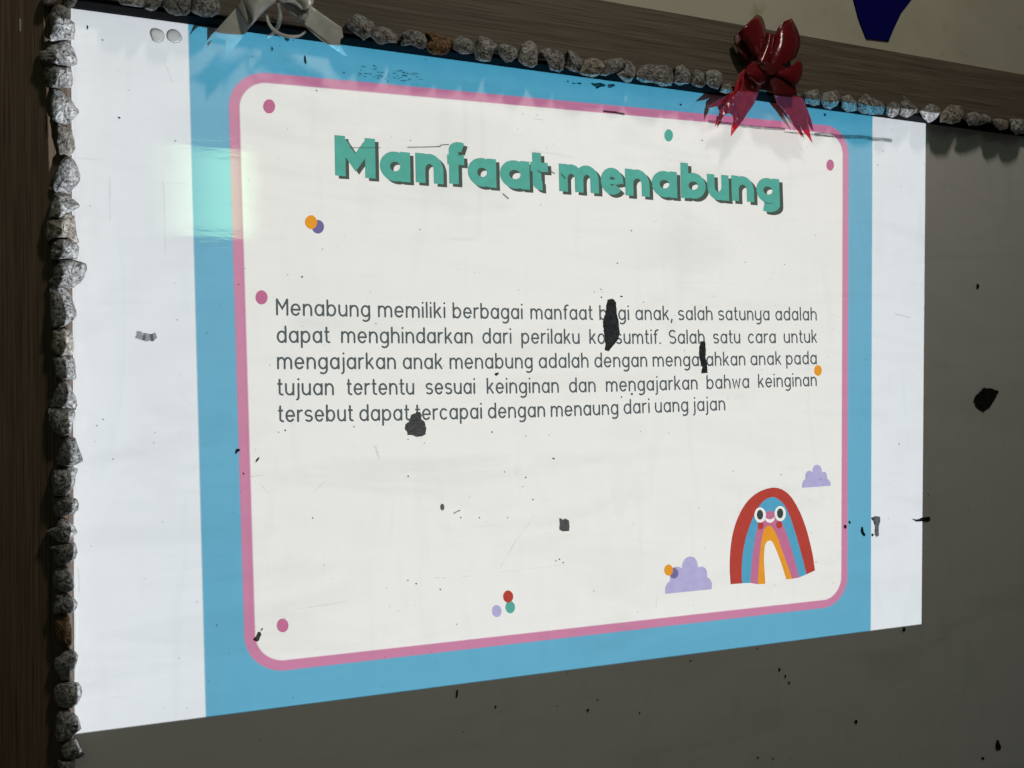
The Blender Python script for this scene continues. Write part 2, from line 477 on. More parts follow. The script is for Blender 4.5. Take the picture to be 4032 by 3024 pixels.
# ------------------------------------------------------------------ gravel stones glued to the rails
def stone(pts, parent, mat, base=RD, thick=0.026, seed=0, label=None):
    r = random.Random(seed*31 + 5)
    cx = sum(p[0] for p in pts)/len(pts); cy = sum(p[1] for p in pts)/len(pts)
    # resample the outline
    per = []
    n = len(pts)
    for i in range(n):
        a, b = pts[i], pts[(i+1) % n]
        per.append(a)
        d = math.hypot(b[0]-a[0], b[1]-a[1])
        k = int(d//22)
        for j in range(1, k+1):
            tt = j/(k+1)
            per.append((a[0]+(b[0]-a[0])*tt + r.uniform(-2.2, 2.2), a[1]+(b[1]-a[1])*tt + r.uniform(-2.2, 2.2)))
    N = len(per)
    pkx, pky = cx + r.uniform(-8, 8), cy + r.uniform(-8, 8)
    rings = [(0.80, -0.02, 0.02), (0.97, 0.22, 0.03), (1.0, 0.45, 0.0), (0.90, 0.74, 0.06), (0.60, 0.96, 0.09), (0.28, 1.05, 0.10)]
    verts = []
    tilt = r.uniform(0, 6.28); ta = r.uniform(0.05, 0.22)
    for (s, dd, j) in rings:
        for (x, y) in per:
            k = s*(1 + r.uniform(-j, j))
            X_, Y_ = pkx + (x-pkx)*k, pky + (y-pky)*k
            tl = ta*((X_-cx)*math.cos(tilt) + (Y_-cy)*math.sin(tilt))/40.0
            dep = base + thick*(dd + (tl if dd > 0.5 else 0) + r.uniform(-j, j)*0.8)
            verts.append(at(X_, Y_, max(dep, base - 0.001)))
    verts.append(at(pkx, pky, base + thick*(1.05 + r.uniform(-.08, .08))))
    faces = []
    for k in range(len(rings)-1):
        for i in range(N):
            a = k*N + i; b = k*N + (i+1) % N
            faces.append((a, b, b+N)); faces.append((a, b+N, a+N))
    top = len(verts)-1
    for i in range(N):
        a = (len(rings)-1)*N + i; b = (len(rings)-1)*N + (i+1) % N
        faces.append((a, b, top))
    o = link('stone', verts, faces, mat, parent)
    bm = bmesh.new(); bm.from_mesh(o.data)
    bmesh.ops.recalc_face_normals(bm, faces=bm.faces[:])
    bm.to_mesh(o.data); bm.free()
    # half of the edges stay crisp like broken gravel, the rest are worn
    for p in o.data.polygons: p.use_smooth = r.random() < 0.45
    if label: o['label'] = label
    return o
A = fr(140, 0, .2892); B = fr(140, 460, .2892); C = fr(140, 920, .2892); D = fr(140, 1380, .2892)
E = fr(140, 1840, .2892); Fz = fr(140, 2300, .2892); Gz = fr(140, 2600, .2556)
left_stones = [
 (A, [(400,-80),(560,-60),(565,20),(530,90),(450,110),(380,60)], 0, .024),
 (A, [(90,-60),(240,-70),(290,0),(250,60),(150,90),(85,30)], 0, .024),
 (A, [(215,130),(310,60),(390,75),(470,160),(485,275),(535,320),(545,420),(525,540),(470,550),(380,545),(205,560),(195,480),(220,370),(200,250)], 0, .034),
 (A, [(240,600),(330,570),(450,560),(500,640),(545,740),(572,830),(560,880),(500,900),(400,895),(310,885),(200,835),(100,850),(40,790),(45,700),(130,680),(190,620)], 0, .030),
 (A, [(150,900),(250,895),(440,905),(490,950),(505,1040),(505,1150),(480,1200),(330,1205),(230,1190),(150,1195),(130,1100),(120,980)], 0, .030),
 (A, [(235,1220),(320,1215),(370,1240),(400,1290),(480,1340),(530,1430),(590,1500),(595,1530),(520,1610),(480,1680),(400,1700),(300,1680),(230,1620),(210,1540),(205,1440),(215,1310)], 0, .024),
 (B, [(300,80),(350,90),(440,130),(500,180),(515,270),(545,430),(510,490),(480,530),(400,550),(340,540),(310,450),(290,370),(285,290),(290,180)], 1, .022),
 (B, [(400,545),(460,540),(530,600),(575,680),(612,790),(605,870),(560,940),(500,990),(470,1050),(380,1035),(270,1025),(230,960),(240,860),(290,700),(340,610)], 0, .024),
 (B, [(260,1040),(380,1040),(480,1100),(530,1130),(605,1210),(590,1240),(510,1280),(460,1310),(360,1380),(170,1385),(190,1250),(225,1130)], 0, .026),
 (B, [(160,1400),(300,1385),(400,1320),(460,1310),(530,1350),(548,1450),(560,1580),(595,1700),(570,1730),(500,1690),(420,1640),(300,1640),(150,1700),(120,1600),(140,1480)], 1, .028),
 (C, [(260,90),(350,70),(430,75),(510,115),(570,135),(597,190),(590,280),(565,350),(440,345),(320,348),(200,350),(195,250),(215,170)], 0, .030),
 (C, [(350,365),(450,345),(560,365),(640,390),(690,410),(700,490),(670,580),(610,670),(530,730),(450,755),(370,725),(200,720),(180,650),(230,590),(240,500),(270,440)], 0, .028),
 (C, [(200,725),(320,730),(420,755),(490,850),(530,990),(558,1050),(560,1110),(520,1180),(430,1240),(330,1280),(215,1290),(205,1150),(195,950),(190,800)], 0, .028),
 (C, [(235,1310),(330,1290),(430,1290),(490,1340),(515,1420),(520,1560),(500,1660),(360,1660),(240,1640),(215,1560),(230,1420)], 1, .028),
 (D, [(235,60),(350,60),(480,75),(525,110),(540,165),(545,270),(560,360),(540,400),(440,395),(340,385),(265,350),(265,220),(230,110)], 0, .028),
 (D, [(370,405),(440,420),(480,480),(530,600),(560,660),(572,740),(545,810),(500,790),(420,780),(200,770),(195,700),(240,640),(270,520),(310,450)], 0, .028),
 (D, [(180,790),(270,780),(440,785),(530,800),(540,900),(500,1030),(470,1140),(350,1165),(250,1110),(200,1000),(175,900)], 0, .030),
 (D, [(400,1190),(500,1170),(550,1200),(590,1330),(645,1490),(640,1510),(510,1570),(460,1580),(350,1570),(265,1560),(270,1480),(320,1360),(360,1260)], 0, .030),
 (E, [(250,40),(400,20),(500,-10),(570,10),(572,50),(545,130),(540,200),(500,300),(430,380),(350,395),(240,380),(235,250),(215,130)], 0, .034),
 (E, [(220,430),(350,410),(490,405),(560,430),(590,500),(580,580),(530,640),(440,650),(340,690),(280,680),(240,560)], 0, .028),
 (E, [(350,690),(400,705),(500,770),(560,850),(582,890),(540,920),(470,990),(440,1040),(330,1030),(240,970),(140,880),(180,850),(280,810),(310,730)], 0, .030),
 (E, [(190,1080),(330,1050),(440,1040),(530,1020),(560,1090),(572,1160),(545,1240),(480,1300),(400,1345),(310,1340),(240,1240),(230,1150)], 0, .030),
 (E, [(330,1365),(450,1350),(490,1420),(520,1530),(530,1650),(510,1690),(470,1695),(420,1705),(330,1690),(250,1620),(235,1480),(270,1400)], 0, .030),
 (Fz, [(270,140),(380,125),(460,140),(520,190),(578,260),(560,320),(520,380),(440,400),(350,400),(280,410),(235,390),(240,270)], 0, .030),
 (Fz, [(330,410),(430,395),(465,450),(490,590),(500,700),(490,830),(450,860),(370,860),(290,780),(250,720),(245,600),(250,470)], 2, .028),
 (Fz, [(380,920),(500,880),(560,930),(583,980),(570,1040),(545,1150),(480,1180),(465,1310),(400,1315),(340,1290),(290,1200),(245,1110),(260,1010)], 0, .030),
 (Fz, [(330,1345),(450,1330),(580,1335),(620,1390),(635,1450),(610,1560),(570,1640),(500,1690),(400,1690),(290,1670),(250,1560),(250,1440),(280,1380)], 0, .030),
 (Gz, [(340,770),(430,765),(560,780),(650,860),(690,960),(710,1050),(640,1110),(560,1190),(450,1250),(330,1260),(300,1150),(310,1000),(320,850)], 0, .030),
 (Gz, [(390,1340),(450,1270),(590,1190),(640,1240),(690,1340),(740,1380),(770,1430),(730,1480),(650,1520),(560,1540),(440,1500),(400,1420)], 0, .028),
 (Gz, [(340,1530),(480,1540),(600,1570),(605,1760),(450,1800),(330,1760)], 0, .026),
]
T1 = fr(200, 0, .3165); T3 = fr(1330, 30, .3617); T4 = fr(2080, 130, .3617); T6 = fr(3130, 330, .4078); T2 = fr(800, 0, .2712)
top_stones = [
 (T1, [(800,-60),(1000,-60),(1180,-40),(1180,60),(1140,95),(1000,75),(860,50)], 0),
 (T1, [(1190,-30),(1420,-40),(1380,40),(1300,130),(1250,138),(1170,110),(1170,60)], 0),
 (T1, [(1430,-60),(1740,-60),(1750,60),(1730,160),(1680,195),(1550,198),(1480,175),(1400,90),(1390,50)], 0),
 (T1, [(1760,-60),(2050,-50),(2110,60),(2100,170),(2010,215),(1920,220),(1820,185),(1740,140)], 0),
 (T3, [(80,160),(150,90),(220,65),(290,95),(340,130),(400,160),(415,230),(370,310),(280,360),(250,330),(170,270),(110,220)], 0),
 (T3, [(400,220),(500,205),(580,240),(640,300),(668,350),(640,390),(530,385),(480,405),(430,390),(390,350),(360,310)], 0),
 (T3, [(690,280),(780,235),(850,250),(940,290),(985,350),(990,410),(920,455),(860,430),(790,405),(690,415),(680,390),(720,340)], 0),
 (T3, [(960,250),(1060,280),(1150,310),(1245,340),(1240,430),(1190,500),(1130,520),(1040,515),(980,470),(960,430),(1000,350),(980,290)], 2),
 (T3, [(1250,370),(1320,305),(1400,330),(1460,360),(1495,430),(1480,490),(1400,510),(1340,505),(1250,450)], 0),
 (T3, [(1530,305),(1640,330),(1740,410),(1700,470),(1660,590),(1580,590),(1500,560),(1480,480),(1500,400)], 0),
 (T3, [(1760,390),(1860,400),(1950,450),(1960,540),(1890,590),(1830,598),(1770,540),(1740,450)], 0),
 (T3, [(2000,400),(2100,350),(2160,400),(2175,500),(2170,620),(2120,655),(2030,630),(1960,570),(1980,480)], 0),
 (T4, [(120,190),(200,165),(330,190),(380,230),(400,320),(380,400),(340,430),(240,405),(210,310),(160,240)], 0),
 (T4, [(430,170),(520,220),(600,310),(590,390),(520,430),(460,410),(400,370),(430,290)], 0),
 (T4, [(610,290),(700,265),(800,300),(850,370),(780,450),(700,485),(600,460),(540,435),(590,350)], 1),
 (T4, [(800,310),(920,275),(1020,270),(1060,320),(1040,390),(960,425),(840,470),(780,460),(840,380)], 0),
 (T4, [(1060,290),(1120,310),(1170,380),(1170,460),(1120,530),(1070,545),(1010,500),(960,445),(1040,400)], 0),
 (T4, [(1180,430),(1240,350),(1330,340),(1500,350),(1570,400),(1585,500),(1560,575),(1440,580),(1370,545),(1230,535),(1175,500)], 0),
 (T4, [(1590,360),(1680,345),(1750,400),(1780,470),(1750,550),(1640,575),(1580,540),(1590,450)], 0),
 (T4, [(1780,410),(1860,400),(1920,440),(1930,560),(1890,595),(1820,580),(1760,540)], 0),
 (T4, [(1930,420),(2040,400),(2110,440),(2110,560),(2060,615),(1980,590),(1930,540)], 0),
 (T4, [(2110,570),(2200,540),(2222,610),(2200,650),(2130,660),(2080,640)], 1),
 (T6, [(90,80),(220,50),(250,110),(240,200),(180,215),(100,190)], 0),
 (T6, [(260,90),(400,60),(440,120),(410,210),(340,250),(280,230),(240,160)], 0),
 (T6, [(440,130),(530,100),(590,170),(600,260),(500,275),(450,230)], 0),
 (T6, [(600,170),(680,90),(740,130),(820,170),(870,220),(850,300),(760,300),(650,290),(600,240)], 0),
 (T6, [(880,200),(960,170),(1020,210),(1000,290),(940,330),(880,300)], 0),
 (T6, [(1010,190),(1050,110),(1110,170),(1190,240),(1160,280),(1080,330),(1010,300)], 0),
 (T6, [(1200,260),(1300,190),(1380,220),(1420,280),(1360,340),(1290,380),(1240,340)], 0),
 (T6, [(1430,260),(1500,200),(1600,210),(1640,290),(1600,370),(1520,390),(1400,370),(1400,320)], 1),
 (T6, [(1650,290),(1740,270),(1880,310),(1900,370),(1800,395),(1680,405),(1640,350)], 0),
 (T6, [(1900,340),(1980,330),(2060,360),(2060,430),(1980,450),(1920,400)], 1),
 (T6, [(2070,340),(2200,340),(2260,400),(2240,470),(2130,490),(2080,440)], 0),
]
SM = (M_GRAN, M_GTAN, M_GBROWN)
for i, (fn, pts, k, th) in enumerate(left_stones):
    stone(fn(pts), lrail, SM[k], thick=th, seed=i, label='rusty brown stone' if k == 2 else None)
for i, (fn, pts, k) in enumerate(top_stones):
    stone(fn(pts), trail, SM[k], base=RD + 0.001, thick=0.022 + 0.006*((i*7) % 3)/2, seed=100 + i, label='rusty brown stone' if k == 2 else None)

# ------------------------------------------------------------------ the projected slide
slide = thing('projected_slide', 'bright projected slide headed Manfaat menabung, white card with pink border on light blue', 'projected slide', (0.6, -0.002, 1.5))
D1, D2, D3, D4, D5, D6 = .0004, .0006, .0008, .0010, .0013, .0020
TOPL = lambda x: (x, 36 + .1345*(x - 280))
flat('side_margin', [(293, 38), TOPL(741), (810, 2822), (297, 2889)], D1, M_BOARD, slide)
flat('side_margin', [TOPL(3435), TOPL(3643), (3628, 2457), (3428, 2481)], D1, M_BOARD, slide)
flat('blue_background', [TOPL(741), TOPL(3435), (3428, 2481), (810, 2822)], D2, M_BOARD, slide)['label'] = 'light blue background around the card'
outer = [(1030,285),(1700,352),(2168,405),(2783,463),(3255,493),(3298,515),(3323,551),(3341,601),(3340,1000),(3334,1700),(3335,2265),(3314,2325),(3281,2368),(3243,2393),(2500,2477),(2300,2504),(1112,2640),(1053,2625),(999,2582),(970,2536),(960,2483),(950,2098),(940,1700),(902,497),(900,430),(909,384),(931,339),(963,312)]
inner = [(1053,326),(1700,390),(2168,438),(2870,499),(3233,528),(3278,542),(3310,583),(3320,633),(3316,1200),(3314,1750),(3315,2238),(3303,2293),(3276,2336),(3238,2362),(2500,2444),(2300,2469),(1112,2602),(1059,2585),(1019,2549),(996,2502),(990,2449),(980,2032),(974,1700),(938,497),(936,443),(942,407),(963,362),(994,341)]
flat('pink_border', outer, D3, M_BOARD, slide)
flat('card', inner, D4, M_BOARD, slide)

# ---- lettering drawn as strokes with a pen of constant width
def arc(cx, cy, rx, ry, a0, a1, n=16):
    return [(cx + rx*math.cos(math.radians(a0 + (a1-a0)*i/n)), cy + ry*math.sin(math.radians(a0 + (a1-a0)*i/n))) for i in range(n+1)]
def glyph(ch, w, rnd_cap, BW=0.76, ASC=1.40, CAP=1.36, DESC=0.40):
    h = w/2; q = h if rnd_cap else 0.0     # q: how far round-ended strokes stop short
    FT = ASC if rnd_cap else ASC + .09
    xl, xr = h, BW - h; cx = BW/2; rx = cx - h; ry = .5 - h
    bowl = arc(cx, .5, rx, ry, 0, 360, 32)
    if ch == 'a': return BW, [bowl, [(xr, 1-q), (xr, q)]]
    if ch == 'o': return BW, [bowl]
    if ch == 'b': return BW, [bowl, [(xl, ASC-q), (xl, q)]]
    if ch == 'd': return BW, [bowl, [(xr, ASC-q), (xr, q)]]
    if ch == 'p': return BW, [bowl, [(xl, 1-q), (xl, -DESC+q)]]
    if ch in 'gy':
        hook = [(xr, 1-q), (xr, -.02)] + arc(cx, -.02, rx, DESC-.02-h, 0, -125 if ch == 'g' else -120, 14)[1:]
        if ch == 'g': return BW, [bowl, hook]
        return BW, [[(xl, 1-q), (xl, .42)] + arc(cx, .42, rx, .42-h, 180, 360, 14)[1:], hook]
    if ch == 'c': return BW*.92, [arc(cx, .5, rx, ry, 48, 312, 24)]
    if ch == 'e' and not rnd_cap: return BW, [('thin', [(xl + h*.3, .48), (xr, .48)]), [(xr, .42)] + arc(cx, .5, rx, ry, 2, 322, 28)]
    if ch == 'e': return BW, [[(xl + h*.3, .5), (xr, .5)] + arc(cx, .5, rx, ry, 2, 318, 28)]
    if ch == 'n' or ch == 'h':
        top = ASC if ch == 'h' else 1
        return BW*.95, [[(xl, top-q), (xl, q)], [(xl, 1-h-.40)] + arc(BW*.475, 1-h-.38, BW*.475-h, .38, 180, 0, 16) + [(BW*.95-h, q)]]
    if ch == 'u': return BW*.95, [[(xl, 1-q), (xl, .42)] + arc(BW*.475, h+.36, BW*.475-h, .36, 180, 360, 16) + [(BW*.95-h, .6)], [(BW*.95-h, 1-q), (BW*.95-h, q)]]
    if ch == 'm':
        a = BW*.86 - w; W = 2*a + w
        s = [[(h, 1-q), (h, q)]]
        for k in (0, 1):
            x0 = h + k*a
            s.append([(x0, 1-h-.38)] + arc(x0 + a/2, 1-h-.36, a/2, .36, 180, 0, 16) + [(x0 + a, q)])
        return W, s
    if ch == 'i': return w*1.1, [[(h*1.1, 1-q), (h*1.1, q)], ('dot', h*1.1, 1.30, h*1.12)]
    if ch == 'j': return w*1.5, [[(h*2, 1-q), (h*2, -.12)] + arc(h*2 - .16, -.12, .16, DESC-.12-h, 0, -80, 10)[1:], ('dot', h*2, 1.30, h*1.12)]
    if ch == 'l': return w, [[(h, ASC-q), (h, q)]]
    if ch == 'k': return BW*.86, [[(h, ASC-q), (h, q)], [(BW*.80-q, 1-q), (h, .36)], [(h + .20, .56), (BW*.86-q, q)]]
    if ch == 'r': return BW*.58, [[(h, 1-q), (h, q)], [(h, .55)] + arc(BW*.50, .60, BW*.50-h, .40-h, 180, 85, 12)]
    if ch == 't': return BW*(.56 if rnd_cap else .66), [[(BW*.24, 1.34-q), (BW*.24, .26)] + arc(BW*.24+.20, .26, .20, .26-h, 180, 275, 10)[1:], [(q, 1-h), (BW*(.56 if rnd_cap else .66)-q, 1-h)]]
    if ch == 'f': return BW*(.56 if rnd_cap else .74), [[(BW*.25, q), (BW*.25, FT-.28)] + arc(BW*.25+.24, FT-.28, .24, .28-h, 180, 82 if rnd_cap else 50, 10)[1:], [(q, 1-h), (BW*(.52 if rnd_cap else .66)-q, 1-h)]]
    if ch == 's':
        k = BW*.44; r = (1-w)/4
        return BW*.86, [arc(k, 1-h-r, k-h, r, 40, 270, 14)[:-1] + [(k, .5)] + arc(k, h+r, k-h, r, 90, -140, 14)[1:]]
    if ch == 'S':
        k = BW*.52; r = (CAP-w)/4
        return BW*1.02, [arc(k, CAP-h-r, k-h, r, 40, 270, 14)[:-1] + [(k, CAP/2)] + arc(k, h+r, k-h, r, 90, -140, 14)[1:]]
    if ch == 'w': return BW*1.22, [[(q, 1-q), (BW*.32, q), (BW*.61, 1-h-q), (BW*.90, q), (BW*1.22-q, 1-q)]]
    if ch == 'M':
        W = BW*1.22 if rnd_cap else BW*1.5
        return W, [[(h, q), (h, CAP-q)], [(W-h, CAP-q), (W-h, q)], [(h, CAP-h*.8), (W/2, CAP*.42 if rnd_cap else CAP*.36), (W-h, CAP-h*.8)]]
    if ch == ',': return w*1.4, [[(h*1.6, h), (h*.8, -.20)]]
    if ch == '.': return w*1.2, [('dot', h*1.2, h*1.2, h*1.2)]
    raise ValueError(ch)

def ribbon(verts, faces, pts, hw, depth, cap):
    """flat stroke on the board, pts in board metres (x, z)"""
    P = [Vector(p) for p in pts]
    Pn = [P[0]]
    for p in P[1:]:
        if (p - Pn[-1]).length > 1e-5: Pn.append(p)
    P = Pn
    if len(P) < 2: return
    closed = (P[0] - P[-1]).length < 1e-4 and len(P) > 6
    base = len(verts)
    n = len(P)
    for i in range(n):
        if closed:
            a = P[i-1] if i > 0 else P[-2]; b = P[i+1] if i < n-1 else P[1]
        else:
            a = P[max(i-1, 0)]; b = P[min(i+1, n-1)]
        d1 = (P[i] - a); d2 = (b - P[i])
        if d1.length < 1e-9: d1 = d2
        if d2.length < 1e-9: d2 = d1
        d1 = d1.normalized(); d2 = d2.normalized()
        n1 = Vector((-d1.y, d1.x)); n2 = Vector((-d2.y, d2.x))
        mvec = (n1 + n2)
        mvec = mvec.normalized() if mvec.length > 1e-6 else n1
        k = 1/max(0.5, mvec.dot(n1))
        for s in (1, -1):
            q_ = P[i] + mvec*hw*s*k
            verts.append((q_.x, -(depth + 0.0000012*i), q_.y))
    for i in range(n-1):
        a = base + 2*i
        faces.append((a, a+1, a+3, a+2))
    if cap and not closed:
        for (p, nx) in ((P[0], P[0]-P[1]), (P[-1], P[-1]-P[-2])):
            ang = math.atan2(nx.y, nx.x); b0 = len(verts)
            verts.append((p.x, -depth, p.y))
            for i in range(9):
                t_ = ang - math.pi/2 + math.pi*i/8
                verts.append((p.x + hw*math.cos(t_), -depth, p.y + hw*math.sin(t_)))
            for i in range(8): faces.append((b0, b0+1+i, b0+2+i))
def disc(verts, faces, c, r, depth):
    b0 = len(verts)
    for i in range(16):
        verts.append((c[0] + r*math.cos(i*math.pi/8), -depth, c[1] + r*math.sin(i*math.pi/8)))
    faces.append(tuple(range(b0, b0+16)))

def draw_word(verts, faces, word, x0, x1, yl, yr, xh, w, cap, depth, gap=0.24, off=(0, 0), **kw):
    """word between pixels x0..x1, baselines yl/yr, xh: x-height in metres"""
    L, Rr = at(x0 + off[0], yl + off[1]), at(x1 + off[0], yr + off[1])
    gl = []; x = 0
    for ch in word:
        W_, st_ = glyph(ch, w, cap, **kw)
        gl.append((x, st_)); x += W_ + gap
    tot = x - gap
    sx = (Rr.x - L.x)/tot
    k = 0
    for gx, st_ in gl:
        for s in st_:
            dep = depth + 0.000012*(k % 9); k += 1
            def tr(p):
                u = (gx + p[0])*sx
                return (L.x + u, L.z + (Rr.z - L.z)*(u/(Rr.x - L.x)) + p[1]*xh)
            if s[0] == 'thin':
                ribbon(verts, faces, [tr(p) for p in s[1]], w*xh*.27, dep, cap)
            elif s[0] == 'dot':
                disc(verts, faces, tr((s[1], s[2])), s[3]*xh, dep)
            else:
                ribbon(verts, faces, [tr(p) for p in s], w*xh/2, dep, cap)
    return sx

def piecewise(tab, x):
    for (xa, ya), (xb, yb) in zip(tab, tab[1:]):
        if x <= xb: return ya + (yb-ya)*(x-xa)/(xb-xa)
    (xa, ya), (xb, yb) = tab[-2:]
    return ya + (yb-ya)*(x-xa)/(xb-xa)
TEXT = [
 ([('Menabung',1087,1458),('memiliki',1488,1754),('berbagai',1782,2058),('manfaat',2088,2333),('bagi',2359,2477),('anak,',2501,2648),('salah',2669,2805),('satunya',2827,3029),('adalah',3052,3215)],
  [(1087,1243),(1600,1252),(2058,1258),(2333,1261),(3215,1263)]),
 ([('dapat',1090,1298),('menghindarkan',1343,1861),('dari',1899,2014),('perilaku',2052,2282),('konsumtif.',2320,2602),('Salah',2633,2774),('satu',2807,2914),('cara',2944,3054),('untuk',3085,3216)],
  [(1090,1351),(1600,1353),(2200,1355),(2500,1356),(3216,1351)]),
 ([('mengajarkan',1091,1559),('anak',1586,1742),('menabung',1770,2097),('adalah',2121,2317),('dengan',2340,2548),('mengarahkan',2569,2934),('anak',2954,3075),('pada',3094,3215)],
  [(1091,1455),(1900,1454),(2200,1450),(2450,1447),(2750,1443),(3215,1435)]),
 ([('tujuan',1092,1315),('tertentu',1365,1631),('sesuai',1676,1871),('keinginan',1916,2200),('dan',2240,2345),('mengajarkan',2385,2746),('bahwa',2781,2949),('keinginan',2984,3215)],
  [(1092,1558),(1500,1556),(1780,1553),(2050,1550),(2290,1546),(2560,1540),(2860,1531),(3215,1521)]),
 ([('tersebut',1095,1390),('dapat',1415,1612),('tercapai',1635,1898),('dengan',1921,2146),('menaung',2168,2434),('dari',2455,2558),('uang',2578,2709),('jajan',2729,2855)],
  [(1095,1663),(1500,1658),(1760,1654),(2030,1645),(2300,1640),(2500,1629),(2855,1616)]),
]
XH = 0.0206
for words, base in TEXT:
    for wd, x0, x1 in words:
        vs, fs = [], []
        draw_word(vs, fs, wd, x0, x1, piecewise(base, x0), piecewise(base, x1), XH, 0.155, True, D5, gap=0.165)
        o = link('word', vs, fs, M_TXT, slide); orient(o.data)

# title: each letter of its own extent  (char, left, right, baseline) in zoom pixels of the heading
TT = lambda p: (1200 + p[0]*.904, 450 + p[1]*.904)
TITLE = [
 [('M',138,305,268,281),('a',330,460,290,297),('n',485,604,297,306),('f',622,706,303,307),('a',712,835,312,321),('a',850,982,320,330),('t',984,1062,330,334)],
 [('m',1107,1283,336,346),('e',1293,1386,349,354),('n',1396,1503,354,361),('a',1511,1624,359,366),('b',1638,1748,365,372),('u',1754,1848,372,378),('n',1858,1958,377,384),('g',1966,2070,383,392)],
]
XT = 0.0520
for off, mat, nm, dep in (((14, 12), M_TSH, 'title_shadow', D5), ((0, 0), M_TEAL, 'title_word', D5 + .0003)):
    for wd in TITLE:
        vs, fs = [], []
        for ch, a, b, y0, y1 in wd:
            (xa, ya), (xb, yb) = TT((a, y0)), TT((b - 2, y1))
            draw_word(vs, fs, ch, xa, xb, ya, yb, XT, 0.335, False, dep, off=off, BW=1.08, ASC=1.36, CAP=1.32, DESC=0.36)
        o = link(nm, vs, fs, mat, slide); orient(o.data)

# ---- dots, clouds, rainbow
for cx, cy, rx, ry, mt, k in [(1060,419,23.5,28,M_PINK,0),(1030,1171,24,28,M_PINK,0),(1113,2463,23,27,M_PINK,0),(3269,650,15,22,M_PINK,0),
        (2633,533,17,24,M_TEAL,0),(1252,893,24,27,M_PURPLE,0),(1225,875,24,27,M_ORANGE,1),(3221,1459,15,21,M_ORANGE,0),
        (2009,2391,19,24,M_TEAL,0),(2001,2349,20,24,M_RED,1),(1956,2406,19,24,M_LAV,0),(2654,2257,17,21,M_PURPLE,1),(2633,2245,17,22,M_ORANGE,2)]:
    flat('dot', ellipse(cx, cy, rx, ry), D5 + k*.0001, mt, slide)
ZR = fr(2500, 1750, .5425)
flat('cloud', ZR([(220,1085),(220,1040),(235,1010),(256,990),(254,955),(262,915),(280,893),(305,886),(328,891),(342,900),(342,880),(352,848),(370,824),(400,812),(432,820),(450,848),(460,893),(488,886),(512,898),(524,925),(524,962),(546,978),(560,1008),(558,1050)]), D5, M_LAV, slide)
flat('cloud', ZR([(1213,315),(1214,288),(1222,265),(1238,252),(1238,218),(1250,196),(1268,190),(1290,200),(1290,175),(1302,155),(1325,146),(1346,157),(1356,180),(1358,202),(1378,198),(1392,212),(1397,248),(1412,262),(1421,280),(1420,300)]), D5, M_LAV, slide)
curves = {
 'r': [(695,1015),(688,900),(692,780),(708,660),(740,550),(790,450),(850,380),(920,335),(1005,313),(1070,328),(1130,375),(1185,465),(1230,570),(1265,690),(1290,800),(1307,915)],
 'b': [(777,1008),(775,900),(785,780),(810,660),(845,560),(890,465),(940,405),(1000,380),(1045,400),(1085,440),(1120,510),(1155,610),(1190,730),(1220,840),(1245,943)],
 'p': [(838,1005),(845,900),(860,760),(885,620),(910,550),(945,500),(980,480),(1020,500),(1055,540),(1090,620),(1125,720),(1160,840),(1193,965)],
 'o': [(893,1015),(900,880),(912,740),(930,640),(950,600),(975,588),(1000,605),(1030,660),(1065,760),(1105,870),(1142,975)],
 'w': [(947,1012),(940,900),(937,820),(943,740),(955,710),(977,697),(1000,710),(1030,775),(1065,870),(1100,980)],
}
def resample(pts, n):
    # smooth open curve (Catmull-Rom) then even steps
    P = [pts[0]] + list(pts) + [pts[-1]]
    q = []
    for i in range(1, len(P)-2):
        p0, p1, p2, p3 = P[i-1], P[i], P[i+1], P[i+2]
        for k in range(8):
            t_ = k/8
            q.append(tuple(0.5*((2*p1[a]) + (-p0[a]+p2[a])*t_ + (2*p0[a]-5*p1[a]+4*p2[a]-p3[a])*t_*t_ + (-p0[a]+3*p1[a]-3*p2[a]+p3[a])*t_**3) for a in (0, 1)))
    q.append(tuple(pts[-1]))
    d = [0]
    for a, b in zip(q, q[1:]): d.append(d[-1] + math.hypot(b[0]-a[0], b[1]-a[1]))
    out = []; j = 0
    for i in range(n):
        s = d[-1]*i/(n-1)
        while j < len(d)-2 and d[j+1] < s: j += 1
        u = (s-d[j])/max(1e-9, d[j+1]-d[j])
        out.append((q[j][0]+(q[j+1][0]-q[j][0])*u, q[j][1]+(q[j+1][1]-q[j][1])*u))
    return out
rb = bpy.data.objects.new('rainbow', None); col.objects.link(rb); rb.parent = slide
for (a, b, mt, nm) in (('r','b',M_RED,'red_band'),('b','p',M_SKY,'blue_band'),('p','o',M_PINK,'pink_band'),('o','w',M_ORANGE,'orange_band')):
    N = 48
    Aa, Bb = ZR(resample(curves[a], N)), ZR(resample(curves[b], N))
    vs = [at(x, y, D5) for x, y in Aa] + [at(x, y, D5) for x, y in Bb]
    fs = [(i, i+1, N+i+1, N+i) for i in range(N-1)]
    o = link(nm, vs, fs, mt, None); o.parent = rb; o.matrix_parent_inverse = Matrix.Translation(slide.location).inverted(); orient(o.data)
def rpart(nm, pts, dep, mt):
    o = flat(nm, ZR(pts), dep, mt, None); o.parent = rb; o.matrix_parent_inverse = Matrix.Translation(slide.location).inverted()
for cx, cy, rx, ry in ((909,512,42,55),(1055,502,41,55)):
    rpart('eye', ellipse(cx, cy, rx, ry), D5+.0002, M_WHITEP)
    rpart('pupil', ellipse(cx - 1, cy - 2, 23, 36), D5+.0003, M_PUPIL)
rpart('nose_patch', [(948,500),(975,484),(1010,492),(1016,520),(1010,535),(950,535),(945,515)], D5+.00008, M_PINK)
rpart('mouth', [(945,528),(960,540),(980,545),(1000,538),(1012,525),(1014,540),(1004,560),(980,570),(958,562),(946,545)], D5+.0002, M_WHITEP)
rpart('cheek', ellipse(912, 590, 22, 27), D5+.00015, M_RED)
